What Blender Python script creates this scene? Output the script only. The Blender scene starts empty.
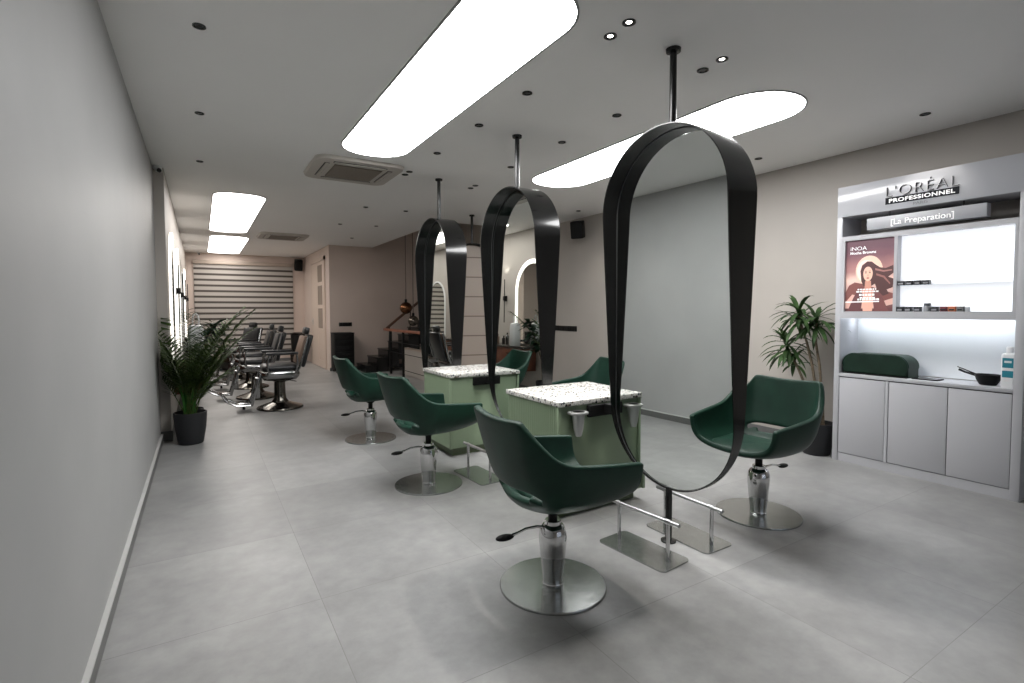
import bpy, bmesh, math, random
from mathutils import Vector, Matrix
PI = math.pi
random.seed(7)
SC = bpy.context.scene
COL = SC.collection
H = 3.2316          # ceiling height
XL, XF, XR = -0.435, -0.33, 5.97   # left wall, left wall of the rear bay, right wall
XM = 2.644          # the line of the hoop mirrors

# ------------------------------------------------------------------ materials
def lin(c):
    return tuple(((v/255)/12.92 if v/255 <= .04045 else ((v/255+.055)/1.055)**2.4) for v in c)

def mat(name, rgb, rough=.5, metal=0., spec=.5, emit=None, es=0., coat=0.):
    m = bpy.data.materials.new(name); m.use_nodes = True
    b = m.node_tree.nodes['Principled BSDF']
    b.inputs['Base Color'].default_value = (*lin(rgb), 1)
    b.inputs['Roughness'].default_value = rough
    b.inputs['Metallic'].default_value = metal
    b.inputs['Specular IOR Level'].default_value = spec
    b.inputs['Coat Weight'].default_value = coat
    if emit:
        b.inputs['Emission Color'].default_value = (*lin(emit), 1)
        b.inputs['Emission Strength'].default_value = es
    return m

def N(m, t, **kw):
    n = m.node_tree.nodes.new(t)
    for k, v in kw.items():
        if k in n.inputs: n.inputs[k].default_value = v
        else: setattr(n, k, v)
    return n
def L(m, a, b): m.node_tree.links.new(a, b)
def bsdf(m): return m.node_tree.nodes['Principled BSDF']
def ramp(m, stops, interp='LINEAR'):
    r = m.node_tree.nodes.new('ShaderNodeValToRGB'); e = r.color_ramp; e.interpolation = interp
    while len(e.elements) < len(stops): e.elements.new(.5)
    for el, (p, c) in zip(e.elements, stops):
        el.position = p; el.color = (*lin(c), 1)
    return r
def noise_tint(m, c0, c1, scale=3., detail=4., rough_var=None, bump=None, bscale=200.):
    tc = N(m, 'ShaderNodeTexCoord'); n = N(m, 'ShaderNodeTexNoise', Scale=scale, Detail=detail)
    L(m, tc.outputs['Object'], n.inputs['Vector'])
    r = ramp(m, [(.3, c0), (.7, c1)]); L(m, n.outputs['Fac'], r.inputs['Fac'])
    L(m, r.outputs['Color'], bsdf(m).inputs['Base Color'])
    if rough_var:
        mr = N(m, 'ShaderNodeMapRange'); mr.inputs['To Min'].default_value = rough_var[0]; mr.inputs['To Max'].default_value = rough_var[1]
        L(m, n.outputs['Fac'], mr.inputs['Value']); L(m, mr.outputs['Result'], bsdf(m).inputs['Roughness'])
    if bump:
        n2 = N(m, 'ShaderNodeTexNoise', Scale=bscale, Detail=2.); L(m, tc.outputs['Object'], n2.inputs['Vector'])
        bp = N(m, 'ShaderNodeBump', Strength=bump, Distance=.002); L(m, n2.outputs['Fac'], bp.inputs['Height'])
        L(m, bp.outputs['Normal'], bsdf(m).inputs['Normal'])
    return m

M = {}
M['wall_grey'] = noise_tint(mat('wall_paint_grey', (165,165,164), .5, spec=.25), (162,162,161), (168,168,167), 1.5, bump=.05)
M['wall_beige'] = noise_tint(mat('wall_paint_beige', (174,168,161), .5), (171,165,158), (177,171,164), 1.2, bump=.05)
M['wall_warm'] = noise_tint(mat('wall_paint_warm', (206,190,180), .5), (203,187,177), (209,193,183), 1.2, bump=.05)
M['ceiling'] = noise_tint(mat('ceiling_paint', (240,239,237), .6), (239,238,236), (242,241,239), 1.)
M['skirting'] = mat('skirting_grey', (98,98,97), .4)
M['skirting_lit_edge'] = mat('skirting_lit_edge', (190,190,188), .35)  # paler skirting colour: light caught by the top ledge, painted in
def floor_mat():
    m = mat('floor_tiles', (150,150,148), .4)
    tc = N(m, 'ShaderNodeTexCoord'); mp = N(m, 'ShaderNodeMapping')
    L(m, tc.outputs['Object'], mp.inputs['Vector'])
    # cloudy cement print
    n = N(m, 'ShaderNodeTexNoise', Scale=1.7, Detail=7., Roughness=.62); L(m, tc.outputs['Object'], n.inputs['Vector'])
    n2 = N(m, 'ShaderNodeTexNoise', Scale=9., Detail=5., Roughness=.6); L(m, tc.outputs['Object'], n2.inputs['Vector'])
    r = ramp(m, [(.25, (145,145,144)), (.5, (159,159,158)), (.78, (176,176,175))]); L(m, n.outputs['Fac'], r.inputs['Fac'])
    r2 = ramp(m, [(.3, (232,232,232)), (.7, (255,255,255))]); L(m, n2.outputs['Fac'], r2.inputs['Fac'])
    mx = N(m, 'ShaderNodeMix', data_type='RGBA', blend_type='MULTIPLY'); mx.inputs['Factor'].default_value = 1.
    L(m, r.outputs['Color'], mx.inputs[6]); L(m, r2.outputs['Color'], mx.inputs[7])
    # grout: thin lines every 1.0 m in x (offset .52) and .955 m in y (offset .91)
    sx = N(m, 'ShaderNodeSeparateXYZ'); L(m, tc.outputs['Object'], sx.inputs['Vector'])
    def line(out, off, step):
        a = N(m, 'ShaderNodeMath', operation='SUBTRACT'); L(m, out, a.inputs[0]); a.inputs[1].default_value = off
        d = N(m, 'ShaderNodeMath', operation='PINGPONG'); L(m, a.outputs[0], d.inputs[0]); d.inputs[1].default_value = step/2
        g = N(m, 'ShaderNodeMath', operation='LESS_THAN'); L(m, d.outputs[0], g.inputs[0]); g.inputs[1].default_value = .0016
        return g.outputs[0]
    mxx = N(m, 'ShaderNodeMath', operation='MAXIMUM')
    L(m, line(sx.outputs['X'], .52, 1.0), mxx.inputs[0]); L(m, line(sx.outputs['Y'], .91, .961), mxx.inputs[1])
    # tile to tile tone
    def fl(out, off, step):
        a = N(m, 'ShaderNodeMath', operation='SUBTRACT'); L(m, out, a.inputs[0]); a.inputs[1].default_value = off
        b = N(m, 'ShaderNodeMath', operation='DIVIDE'); L(m, a.outputs[0], b.inputs[0]); b.inputs[1].default_value = step
        c = N(m, 'ShaderNodeMath', operation='FLOOR'); L(m, b.outputs[0], c.inputs[0]); return c.outputs[0]
    cb = N(m, 'ShaderNodeCombineXYZ'); L(m, fl(sx.outputs['X'], .52, 1.0), cb.inputs[0]); L(m, fl(sx.outputs['Y'], .91, .961), cb.inputs[1])
    wn = N(m, 'ShaderNodeTexWhiteNoise'); L(m, cb.outputs[0], wn.inputs['Vector'])
    r3 = ramp(m, [(0, (236,236,236)), (1, (255,255,255))]); L(m, wn.outputs['Value'], r3.inputs['Fac'])
    m3 = N(m, 'ShaderNodeMix', data_type='RGBA', blend_type='MULTIPLY'); m3.inputs['Factor'].default_value = 1.
    L(m, mx.outputs[2], m3.inputs[6]); L(m, r3.outputs['Color'], m3.inputs[7])
    m2 = N(m, 'ShaderNodeMix', data_type='RGBA'); L(m, mxx.outputs[0], m2.inputs['Factor'])
    L(m, m3.outputs[2], m2.inputs[6]); m2.inputs[7].default_value = (*lin((122,121,119)), 1)
    L(m, m2.outputs[2], bsdf(m).inputs['Base Color'])
    mr = N(m, 'ShaderNodeMapRange'); mr.inputs['To Min'].default_value = .3; mr.inputs['To Max'].default_value = .5
    L(m, n2.outputs['Fac'], mr.inputs['Value']); L(m, mr.outputs['Result'], bsdf(m).inputs['Roughness'])
    bp = N(m, 'ShaderNodeBump', Strength=.04, Distance=.004); L(m, n2.outputs['Fac'], bp.inputs['Height']); L(m, bp.outputs['Normal'], bsdf(m).inputs['Normal'])
    return m
M['floor'] = floor_mat()
M['panel'] = mat('light_diffuser', (255,255,255), .6, emit=(253,253,253), es=17.5)
M['panel_rear'] = mat('light_diffuser_rear', (255,255,255), .6, emit=(255,249,243), es=8.5)
M['panel_trim'] = mat('light_trim', (150,150,148), .4)
M['black'] = mat('black_gloss', (14,14,14), .18, coat=.3)
M['black_matt'] = mat('black_matt', (16,16,16), .55, spec=.2)
M['rim'] = mat('mirror_edge', (84,86,86), .5, .4)
M['pole'] = mat('black_pole', (16,16,16), .25)
M['mirror'] = mat('mirror_glass', (236,240,238), .0, 1.)
M['chrome'] = mat('chrome', (205,205,205), .09, 1.)
M['bar_steel'] = mat('bar_steel', (170,170,170), .3, 1.)
M['steel'] = noise_tint(mat('brushed_steel', (168,171,169), .24, .85), (158,161,159), (176,179,177), 30., rough_var=(.18,.3))
M['steel_satin'] = mat('satin_steel', (205,205,203), .32, 1.)
M['alu'] = mat('matt_aluminium', (190,190,188), .4, .6)
M['leather'] = noise_tint(mat('green_leather', (24,54,43), .45, spec=.25), (20,47,37), (27,59,47), 6., bump=.25, bscale=350.)
M['leather_dark'] = noise_tint(mat('dark_green_leather', (18,40,31), .45, spec=.3), (15,35,26), (21,45,34), 6., bump=.2, bscale=300.)
M['green'] = noise_tint(mat('sage_lacquer', (137,154,127), .45), (135,152,125), (139,156,129), 2.)
M['green_dark'] = mat('sage_plinth', (92,104,78), .5)
def terrazzo():
    m = mat('terrazzo', (220,220,214), .25)
    tc = N(m, 'ShaderNodeTexCoord')
    v = N(m, 'ShaderNodeTexVoronoi', Scale=52.); L(m, tc.outputs['Object'], v.inputs['Vector'])
    v2 = N(m, 'ShaderNodeTexVoronoi', Scale=120.); L(m, tc.outputs['Object'], v2.inputs['Vector'])
    s = N(m, 'ShaderNodeSeparateColor'); L(m, v.outputs['Color'], s.inputs[0])
    r = ramp(m, [(0, (40,40,38)), (.1, (62,66,80)), (.17, (128,118,104)), (.25, (172,172,168)), (.38, (222,220,213)), (.75, (235,233,228))], 'CONSTANT')
    L(m, s.outputs[0], r.inputs['Fac'])
    lt = N(m, 'ShaderNodeMath', operation='LESS_THAN'); L(m, v.outputs['Distance'], lt.inputs[0]); lt.inputs[1].default_value = .55
    s2 = N(m, 'ShaderNodeSeparateColor'); L(m, v2.outputs['Color'], s2.inputs[0])
    r2 = ramp(m, [(0, (120,122,128)), (.14, (216,214,208)), (.6, (228,226,220))], 'CONSTANT'); L(m, s2.outputs[0], r2.inputs['Fac'])
    mx = N(m, 'ShaderNodeMix', data_type='RGBA'); L(m, lt.outputs[0], mx.inputs['Factor'])
    L(m, r2.outputs['Color'], mx.inputs[6]); L(m, r.outputs['Color'], mx.inputs[7])
    L(m, mx.outputs[2], bsdf(m).inputs['Base Color'])
    return m
M['terrazzo'] = terrazzo()
M['cab'] = mat('cabinet_white_lacquer', (186,186,190), .3)
M['cab_gloss'] = mat('cabinet_gloss_white', (190,191,196), .16, coat=.1)
M['cab_in'] = mat('cabinet_inside_white', (225,228,230), .5)
M['cab_gap'] = mat('cabinet_shadow_gap', (40,40,42), .7)
M['niche'] = mat('backlit_niche', (240,244,248), .6, emit=(246,249,255), es=.8)
M['led'] = mat('led_strip', (255,255,255), .5, emit=(240,247,255), es=24.)
M['arch_led'] = mat('mirror_led', (255,255,255), .5, emit=(255,250,240), es=1.6)
M['white_txt'] = mat('white_lettering', (245,245,245), .4, emit=(255,255,255), es=.25)
M['dark_txt'] = mat('dark_lettering', (40,42,48), .45)
M['grey_txt'] = mat('grey_lettering', (150,151,156), .4)
M['sign'] = mat('sign_bar_grey', (176,177,182), .35)
M['pot'] = mat('pot_black', (28,29,32), .55)
M['soil'] = noise_tint(mat('soil', (42,34,26), .95), (30,24,18), (56,46,36), 60., bump=.8, bscale=80.)
def leafmat(name, c0, c1):
    m = mat(name, c0, .6, spec=.25); return noise_tint(m, c0, c1, 14.)
M['leaf'] = leafmat('leaf_green', (34,56,30), (60,88,44))
M['palm'] = leafmat('palm_green', (36,54,28), (80,102,46))
M['palm_dark'] = leafmat('dark_foliage', (26,48,36), (44,68,50))
M['palm_stem'] = leafmat('palm_stem', (38,82,30), (52,104,38))
M['cane'] = noise_tint(mat('cane_stem', (92,80,62), .8), (70,60,46), (112,98,78), 40.)
M['chrome_dark'] = mat('dark_chrome', (105,102,96), .18, 1.)
M['chrome_grey'] = mat('grey_chrome', (150,150,150), .15, 1.)
M['vinyl'] = mat('black_vinyl', (30,31,33), .35)
M['vinyl_tan'] = mat('tan_vinyl', (120,98,84), .45)
M['copper'] = mat('copper_globe', (128,88,62), .2, 1.)
M['smoke'] = mat('smoky_globe', (120,112,104), .15, .9)
M['wood'] = noise_tint(mat('red_brown_wood', (140,84,60), .45), (124,72,50), (150,94,70), 8.)
M['wood_dark'] = noise_tint(mat('dark_wood', (84,52,36), .4), (72,44,30), (96,62,44), 8.)
M['stone_black'] = mat('black_stone', (24,24,25), .25)
M['counter_wood'] = noise_tint(mat('counter_wood', (110,64,46), .4), (96,56,40), (122,74,54), 6.)
M['counter_top'] = mat('counter_stone', (70,66,62), .2)
M['door'] = mat('door_cream', (205,188,175), .45)
M['door_glass'] = mat('door_frosted_glass', (150,136,124), .25)
M['ac'] = mat('ac_plastic', (186,180,172), .5)
M['ac_grille'] = mat('ac_grille', (112,102,92), .6)
M['white_plastic'] = mat('white_plastic', (225,226,226), .4)
M['teal'] = mat('teal_label', (36,122,138), .45)
M['panel_beige'] = mat('beige_boards', (176,162,150), .45)
M['groove'] = mat('groove_brown', (120,106,96), .6)
def zebra():
    m = mat('zebra_fabric', (178,168,158), .7)
    tc = N(m, 'ShaderNodeTexCoord'); s = N(m, 'ShaderNodeSeparateXYZ'); L(m, tc.outputs['Object'], s.inputs[0])
    a = N(m, 'ShaderNodeMath', operation='DIVIDE'); L(m, s.outputs['Z'], a.inputs[0]); a.inputs[1].default_value = .1625
    f = N(m, 'ShaderNodeMath', operation='FRACT'); L(m, a.outputs[0], f.inputs[0])
    r = ramp(m, [(0, (70,64,60)), (.30, (70,64,60)), (.38, (176,170,164)), (.92, (176,170,164)), (1., (70,64,60))])
    L(m, f.outputs[0], r.inputs['Fac']); L(m, r.outputs['Color'], bsdf(m).inputs['Base Color'])
    return m
M['zebra'] = zebra()

# ------------------------------------------------------------------ mesh builder
class MB:
    def __init__(s): s.b = bmesh.new()
    def box(s, x0, x1, y0, y1, z0, z1, bev=0., mx=None):
        r = bmesh.ops.create_cube(s.b, size=1.)
        vs = r['verts']
        for v in vs:
            v.co = Vector(((x0+x1)/2+v.co.x*(x1-x0), (y0+y1)/2+v.co.y*(y1-y0), (z0+z1)/2+v.co.z*(z1-z0)))
        if bev:
            es = list({e for v in vs for e in v.link_edges})
            rb = bmesh.ops.bevel(s.b, geom=es, offset=bev, segments=2, affect='EDGES', profile=.5)
            vs = list({v for f in rb['faces'] for v in f.verts} | {v for v in vs if v.is_valid})
        if mx is not None:
            allv = set(vs)
            for v in allv: v.co = mx @ v.co
        return s
    def lathe(s, prof, c=(0,0,0), seg=32, mx=None, cap=True):
        rings = []
        for r, z in prof:
            ring = []
            for i in range(seg):
                a = 2*PI*i/seg
                p = Vector((r*math.cos(a), r*math.sin(a), z))
                if mx is not None: p = mx @ p
                ring.append(s.b.verts.new(p+Vector(c)))
            rings.append(ring)
        for a, b in zip(rings, rings[1:]):
            for i in range(seg):
                j = (i+1) % seg
                s.b.faces.new((a[i], a[j], b[j], b[i]))
        if cap:
            s.b.faces.new(list(reversed(rings[0]))); s.b.faces.new(rings[-1])
        return s
    def cyl(s, p0, p1, r, seg=16, r1=None):
        return s.tube([p0, p1], r if r1 is None else [r, r1], seg)
    def tube(s, pts, r, seg=10):
        pts = [Vector(p) for p in pts]; n = len(pts)
        rs = r if isinstance(r, (list, tuple)) else [r]*n
        rings = []; up = None
        for i, p in enumerate(pts):
            t = (pts[min(i+1, n-1)]-pts[max(i-1, 0)]).normalized()
            if up is None:
                up = Vector((0,0,1)) if abs(t.z) < .9 else Vector((1,0,0))
            u = (up - t*up.dot(t)).normalized(); v = t.cross(u); up = u
            rings.append([s.b.verts.new(p+(u*math.cos(2*PI*k/seg)+v*math.sin(2*PI*k/seg))*rs[i]) for k in range(seg)])
        for a, b in zip(rings, rings[1:]):
            for k in range(seg):
                j = (k+1) % seg; s.b.faces.new((a[k], a[j], b[j], b[k]))
        s.b.faces.new(list(reversed(rings[0]))); s.b.faces.new(rings[-1])
        return s
    def prism(s, poly, f0, f1):
        """poly: list of 2-D points; f0/f1 map (u,v) to the two end faces"""
        a = [s.b.verts.new(f0(u, v)) for u, v in poly]; b = [s.b.verts.new(f1(u, v)) for u, v in poly]
        n = len(poly)
        for i in range(n):
            j = (i+1) % n; s.b.faces.new((a[i], a[j], b[j], b[i]))
        s.b.faces.new(list(reversed(a))); s.b.faces.new(b)
        return s
    def grid(s, rows, closed=False):
        g = [[s.b.verts.new(p) for p in r] for r in rows]
        for a, b in zip(g, g[1:]):
            n = len(a)
            for i in range(n if closed else n-1):
                j = (i+1) % n; s.b.faces.new((a[i], a[j], b[j], b[i]))
        return g
    def ball(s, c, r, sx=1, sy=1, sz=1, seg=20):
        bmesh.ops.create_uvsphere(s.b, u_segments=seg, v_segments=seg//2, radius=r, matrix=Matrix.Translation(c) @ Matrix.Diagonal((sx, sy, sz, 1)))
        return s
    def build(s, name, m, parent=None, smooth=35, sub=0, loc=None):
        bmesh.ops.recalc_face_normals(s.b, faces=s.b.faces)
        me = bpy.data.meshes.new(name)
        if smooth:
            lim = math.radians(smooth)
            for f in s.b.faces: f.smooth = True
            for e in s.b.edges:
                if len(e.link_faces) == 2 and e.calc_face_angle(0) > lim: e.smooth = False
        s.b.to_mesh(me); s.b.free()
        for mm in (m if isinstance(m, (list, tuple)) else [m]): me.materials.append(mm)
        o = bpy.data.objects.new(name, me); COL.objects.link(o)
        if parent: o.parent = parent
        if loc: o.location = loc
        if sub:
            md = o.modifiers.new('subsurf', 'SUBSURF'); md.levels = sub; md.render_levels = sub
        return o

def tag(o, label=None, cat=None, group=None, kind=None):
    if label: o['label'] = label
    if cat: o['category'] = cat
    if group: o['group'] = group
    if kind: o['kind'] = kind
    return o
def thing(name, label, cat, loc=(0,0,0), rz=0, group=None):
    o = bpy.data.objects.new(name, None); COL.objects.link(o)
    o.location = loc; o.rotation_euler = (0,0,rz); o.empty_display_size = .1
    return tag(o, label, cat, group)
def struct(name, mb, m, **k):
    o = mb.build(name, m, **k); o['kind'] = 'structure'; return o
KIDS = {}
def kids(o): return [c for c in bpy.data.objects if c.parent == o]
def dup(o, loc, rz=None, label=None, parent=None):
    c = o.copy(); COL.objects.link(c)
    if parent: c.parent = parent
    else:
        c.location = loc
        if rz is not None: c.rotation_euler = (0,0,rz)
        if label: c['label'] = label
    for ch in kids(o): dup(ch, None, parent=c)
    return c
def text(s, name, m, parent, at, size, sx=1., extrude=.003, face=None, space=1., align='CENTER', bold=0.):
    cu = bpy.data.curves.new(name, 'FONT'); cu.body = s; cu.size = size; cu.extrude = extrude; cu.align_x = align
    cu.space_character = space; cu.offset = bold
    t = bpy.data.objects.new(name, cu); COL.objects.link(t)
    bpy.context.view_layer.update()
    me = bpy.data.meshes.new_from_object(t.evaluated_get(bpy.context.evaluated_depsgraph_get()))
    bpy.data.objects.remove(t); bpy.data.curves.remove(cu)
    me.transform(Matrix.Diagonal((sx, 1, 1, 1)))
    # letters face -x: local x -> -y, local y -> z, local z -> -x
    R = Matrix(((0,0,-1,0),(-1,0,0,0),(0,1,0,0),(0,0,0,1)))
    me.transform(Matrix.Translation(at) @ R)
    me.materials.clear(); me.materials.append(m)
    o = bpy.data.objects.new(name, me); COL.objects.link(o); o.parent = parent
    return o
def stadium(x0, x1, y0, y1, r, n=12):
    out = []
    for cx, cy, a0 in ((x1-r, y1-r, 0), (x0+r, y1-r, 90), (x0+r, y0+r, 180), (x1-r, y0+r, 270)):
        for i in range(n+1):
            a = math.radians(a0+90*i/n); out.append((cx+r*math.cos(a), cy+r*math.sin(a)))
    return out

# ------------------------------------------------------------------ the setting
struct('floor', MB().box(-.7, 6.2, -2.3, 17.6, -.12, 0), M['floor'], smooth=0)
c = MB()
c.box(-.7, 3.95, -2.3, 17.5, H, H+.15).box(3.95, 6.1, -2.3, 9.0, H, H+.15)
struct('ceiling', c, M['ceiling'], smooth=0)
struct('ceiling_stairwell', MB().box(3.8, 6.2, 8.8, 13.9, 5.6, 5.75), M['ceiling'], smooth=0)
struct('wall_left', MB().box(-.7, XL, -2.3, 7.31, 0, H), M['wall_grey'], smooth=0)
struct('wall_left_rear', MB().box(-.7, XF, 7.31, 17.5, 0, H), M['wall_beige'], smooth=0)
struct('wall_right', MB().box(XR, 6.2, -2.3, 13.75, 0, 5.75), M['wall_beige'], smooth=0)
struct('wall_front', MB().box(XL, 1.6, -2.3, -2.1, 0, H).box(5.2, XR, -2.3, -2.1, 0, H).box(1.6, 5.2, -2.3, -2.1, 2.6, H), M['wall_beige'], smooth=0)
wn = bpy.data.objects.new('added_window_1', None); COL.objects.link(wn); wn['kind'] = 'structure'  # unseen window behind the camera, added to let in daylight
mb = MB()
for x in (1.6, 2.8, 3.97, 5.14): mb.box(x, x+.06, -2.24, -2.16, 0, 2.6)
mb.box(1.6, 5.2, -2.24, -2.16, 0, .1).box(1.6, 5.2, -2.24, -2.16, 2.52, 2.6)
mb.build('added_window_frame', M['black_matt'], wn, smooth=0)
gm = bpy.data.materials.new('added_window_glass'); gm.use_nodes = True; nt = gm.node_tree; nt.nodes.remove(nt.nodes['Principled BSDF'])
tr = nt.nodes.new('ShaderNodeBsdfTransparent'); gl = nt.nodes.new('ShaderNodeBsdfGlossy'); gl.inputs['Roughness'].default_value = .02
mxs = nt.nodes.new('ShaderNodeMixShader'); mxs.inputs[0].default_value = .06
nt.links.new(tr.outputs[0], mxs.inputs[1]); nt.links.new(gl.outputs[0], mxs.inputs[2]); nt.links.new(mxs.outputs[0], nt.nodes['Material Output'].inputs['Surface'])
MB().box(1.63, 5.17, -2.205, -2.195, .05, 2.56).build('pane', gm, wn, smooth=0)
struct('wall_back', MB().box(XF, 2.83, 17.3, 17.5, 0, H), M['wall_warm'], smooth=0)
struct('wall_side', MB().box(2.83, 2.95, 13.75, 17.5, 0, H), M['wall_warm'], smooth=0)
struct('wall_stairs', MB().box(2.83, XR, 13.6, 13.75, 0, 5.75), M['wall_warm'], smooth=0)
struct('wall_stairwell', MB().box(3.83, 3.95, 8.88, 13.6, H+.15, 5.75).box(3.83, XR, 8.88, 9.0, H+.15, 5.75), M['wall_warm'], smooth=0)
b = MB().box(XL, XL+.022, -2.1, 7.31, 0, .082); struct('baseboard_left', b, M['skirting'], smooth=0)
struct('baseboard_lit_edge', MB().box(XL, XL+.024, -2.1, 7.31, .082, .094), M['skirting_lit_edge'], smooth=0)  # strip of painted light along the baseboard top
struct('baseboard_left_rear', MB().box(XF, XF+.015, 7.30, 17.3, 0, .09).box(XL, XF+.015, 7.295, 7.31, 0, .12), M['skirting'], smooth=0)
struct('baseboard_right', MB().box(XR-.015, XR, -2.1, 13.6, 0, .1), M['skirting'], smooth=0)
struct('baseboard_back', MB().box(2.81, XR-.02, 13.585, 13.6, 0, .09).box(XF+.02, 2.83, 17.285, 17.3, 0, .09), M['skirting'], smooth=0)

# door in the far side wall
d = bpy.data.objects.new('door_1', None); COL.objects.link(d); d['kind'] = 'structure'
mb = MB()
mb.box(2.80, 2.83, 14.05, 14.15, 0, 3.0).box(2.80, 2.83, 15.85, 15.95, 0, 3.0).box(2.80, 2.83, 14.05, 15.95, 2.9, 3.0)
mb.build('door_frame', M['door'], d, smooth=0)
mb = MB().box(2.812, 2.83, 14.16, 15.84, .01, 2.89)
mb.box(2.80, 2.812, 14.16, 14.34, .01, 2.89).box(2.80, 2.812, 14.95, 15.84, .01, 2.89)
for z0, z1 in ((.01, .2), (.95, 1.08), (1.62, 1.72), (2.24, 2.34), (2.8, 2.89)):
    mb.box(2.80, 2.812, 14.34, 14.95, z0, z1)
mb.build('door_leaf', M['door'], d, smooth=0)
for z0, z1 in ((1.08, 1.62), (1.72, 2.24), (2.34, 2.8)):
    MB().box(2.806, 2.811, 14.34, 14.95, z0, z1).build('pane', M['door_glass'], d, smooth=0)
MB().box(2.79, 2.80, 15.68, 15.74, 1.15, 1.35).tube([(2.79,15.71,1.26),(2.76,15.71,1.26),(2.755,15.6,1.26)], .01, 8).build('door_handle', M['steel_satin'], d)

# ------------------------------------------------------------------ ceiling lights and fittings
def panel(x0, x1, y0, y1, r, label, m='panel'):
    t = thing('ceiling_light', label, 'ceiling light', ((x0+x1)/2, (y0+y1)/2, H), 0, 'large luminous ceiling panels')
    cx, cy = (x0+x1)/2, (y0+y1)/2
    po = stadium(x0-cx-.014, x1-cx+.014, y0-cy-.014, y1-cy+.014, r+.014); pi = stadium(x0-cx, x1-cx, y0-cy, y1-cy, r)
    mb = MB(); n = len(po)
    vs = [[mb.b.verts.new((u, v, z)) for u, v in p] for p, z in ((po, 0), (po, -.008), (pi, -.008), (pi, 0))]
    for a, b in zip(vs, vs[1:]+vs[:1]):
        for i in range(n): mb.b.faces.new((a[i], a[(i+1)%n], b[(i+1)%n], b[i]))
    mb.build('trim_ring', M['panel_trim'], t)
    MB().prism(pi, lambda u, v: Vector((u, v, -.001)), lambda u, v: Vector((u, v, -.006))).build('diffuser', M[m], t)
panel(1.25, 1.92, 2.2, 5.57, .32, 'big white luminous ceiling panel nearest the entrance, above the left row of green chairs')
panel(3.63, 4.42, 2.3, 5.7, .38, 'long rounded luminous ceiling panel on the side of the display cabinet')
panel(.2, .88, 8.3, 12.45, .26, 'luminous ceiling panel above the barber chairs, the nearer of the two there', 'panel_rear')
panel(.22, 1.0, 13.1, 17.0, .26, 'luminous ceiling panel farthest back, in front of the striped blind', 'panel_rear')

dl0 = None
def downlight(x, y, r, lab, lit=False):
    t = thing('downlight', lab, 'downlight', (x, y, H), 0, 'black recessed ceiling downlights')
    MB().lathe([(r, 0), (r, -.006), (r*.82, -.008), (r*.6, .0), (r*.6, -.001)], seg=24, cap=False).build('trim_ring', M['black'], t)
    MB().lathe([(r*.62, -.0005), (r*.5, -.001), (.001, -.001)], seg=20).build('reflector', M['bulb'], t)
    MB().lathe([(r*.46, -.001), (r*.4, -.003), (.001, -.004)], seg=20).build('lamp', M['bulb_on'] if lit else M['bulb'], t)
M['bulb'] = mat('lamp_lens_off', (34,34,34), .4)
M['bulb_on'] = mat('lamp_lens_on', (255,255,255), .3, emit=(255,250,242), es=6.)
row_name = {0: 'along the plain left wall', 1: 'in the row above the left green chairs', 2: 'in the row above the hoop mirrors', 3: 'along the right wall'}
ordn = ['first', 'second', 'third', 'fourth', 'fifth', 'sixth', 'seventh', 'eighth', 'ninth', 'tenth', 'eleventh']
rows = {0: [(.035, 3.59, 0), (.035, 5.14, 0), (.035, 6.77, 0)],
        1: [(2.18, 2.25, 1), (2.19, 2.42, 1), (2.2, 3.37, 0), (2.2, 4.17, 0), (2.2, 5.13, 0), (2.2, 5.98, 0), (2.2, 6.13, 0), (2.33, 8.36, 0), (2.35, 10.23, 0)],
        2: [(3.03, 2.25, 1), (3.05, 2.42, 0), (3.11, 3.35, 0), (3.13, 4.16, 0), (3.15, 5.18, 0), (3.2, 6.18, 0), (3.21, 6.34, 0), (3.0, 8.35, 0), (3.02, 10.11, 0), (3.03, 12.05, 0)],
        3: [(5.37, 1.96, 0), (5.34, 3.48, 0), (5.36, 5.1, 0), (5.5, 6.85, 0)]}
for k, lst in rows.items():
    for i, (x, y, lit) in enumerate(lst):
        downlight(x, y, .04 if k else .036, f'{"lit " if lit else ""}black downlight {row_name[k]}, {ordn[i]} from the entrance', lit)

def cassette(x, y, label, s=.5):
    t = thing('ceiling_air_conditioner', label, 'air conditioner', (x, y, H), 0, 'ceiling cassette air conditioners')
    MB().prism(stadium(-s, s, -s, s, .14), lambda u, v: Vector((u, v, 0)), lambda u, v: Vector((u*.97, v*.97, -.035))).build('housing', M['ac'], t)
    mb = MB().box(-.27, .27, -.27, .27, -.045, -.034)
    mb.build('grille_back', M['ac_grille'], t, smooth=0)
    mb = MB()
    for i in range(12): mb.box(-.265, .265, -.26+i*.0455, -.235+i*.0455, -.05, -.045)
    g = mb.build('grille_slats', mat('ac_slats', (138,128,117), .5), t, smooth=0)
    for k in range(4):
        R = Matrix.Rotation(k*PI/2, 4, 'Z')
        pts = [R @ Vector((x_, .345+.035*(1-(x_/.3)**2)*0, 0)) for x_ in (-.28, .28)]
        mb = MB().box(-.3, .3, .33, .385, -.037, -.0335, mx=R)
        mb.build('air_slot', M['cab_gap'], t, smooth=0)
        MB().box(-.29, .29, .338, .372, -.046, -.037, mx=R).build('air_flap', M['ac'], t, smooth=0)
cassette(1.6, 6.26, 'square white ceiling air conditioner just past the big luminous panel')
cassette(1.62, 12.5, 'square white ceiling air conditioner at the back, near the blind')

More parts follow.
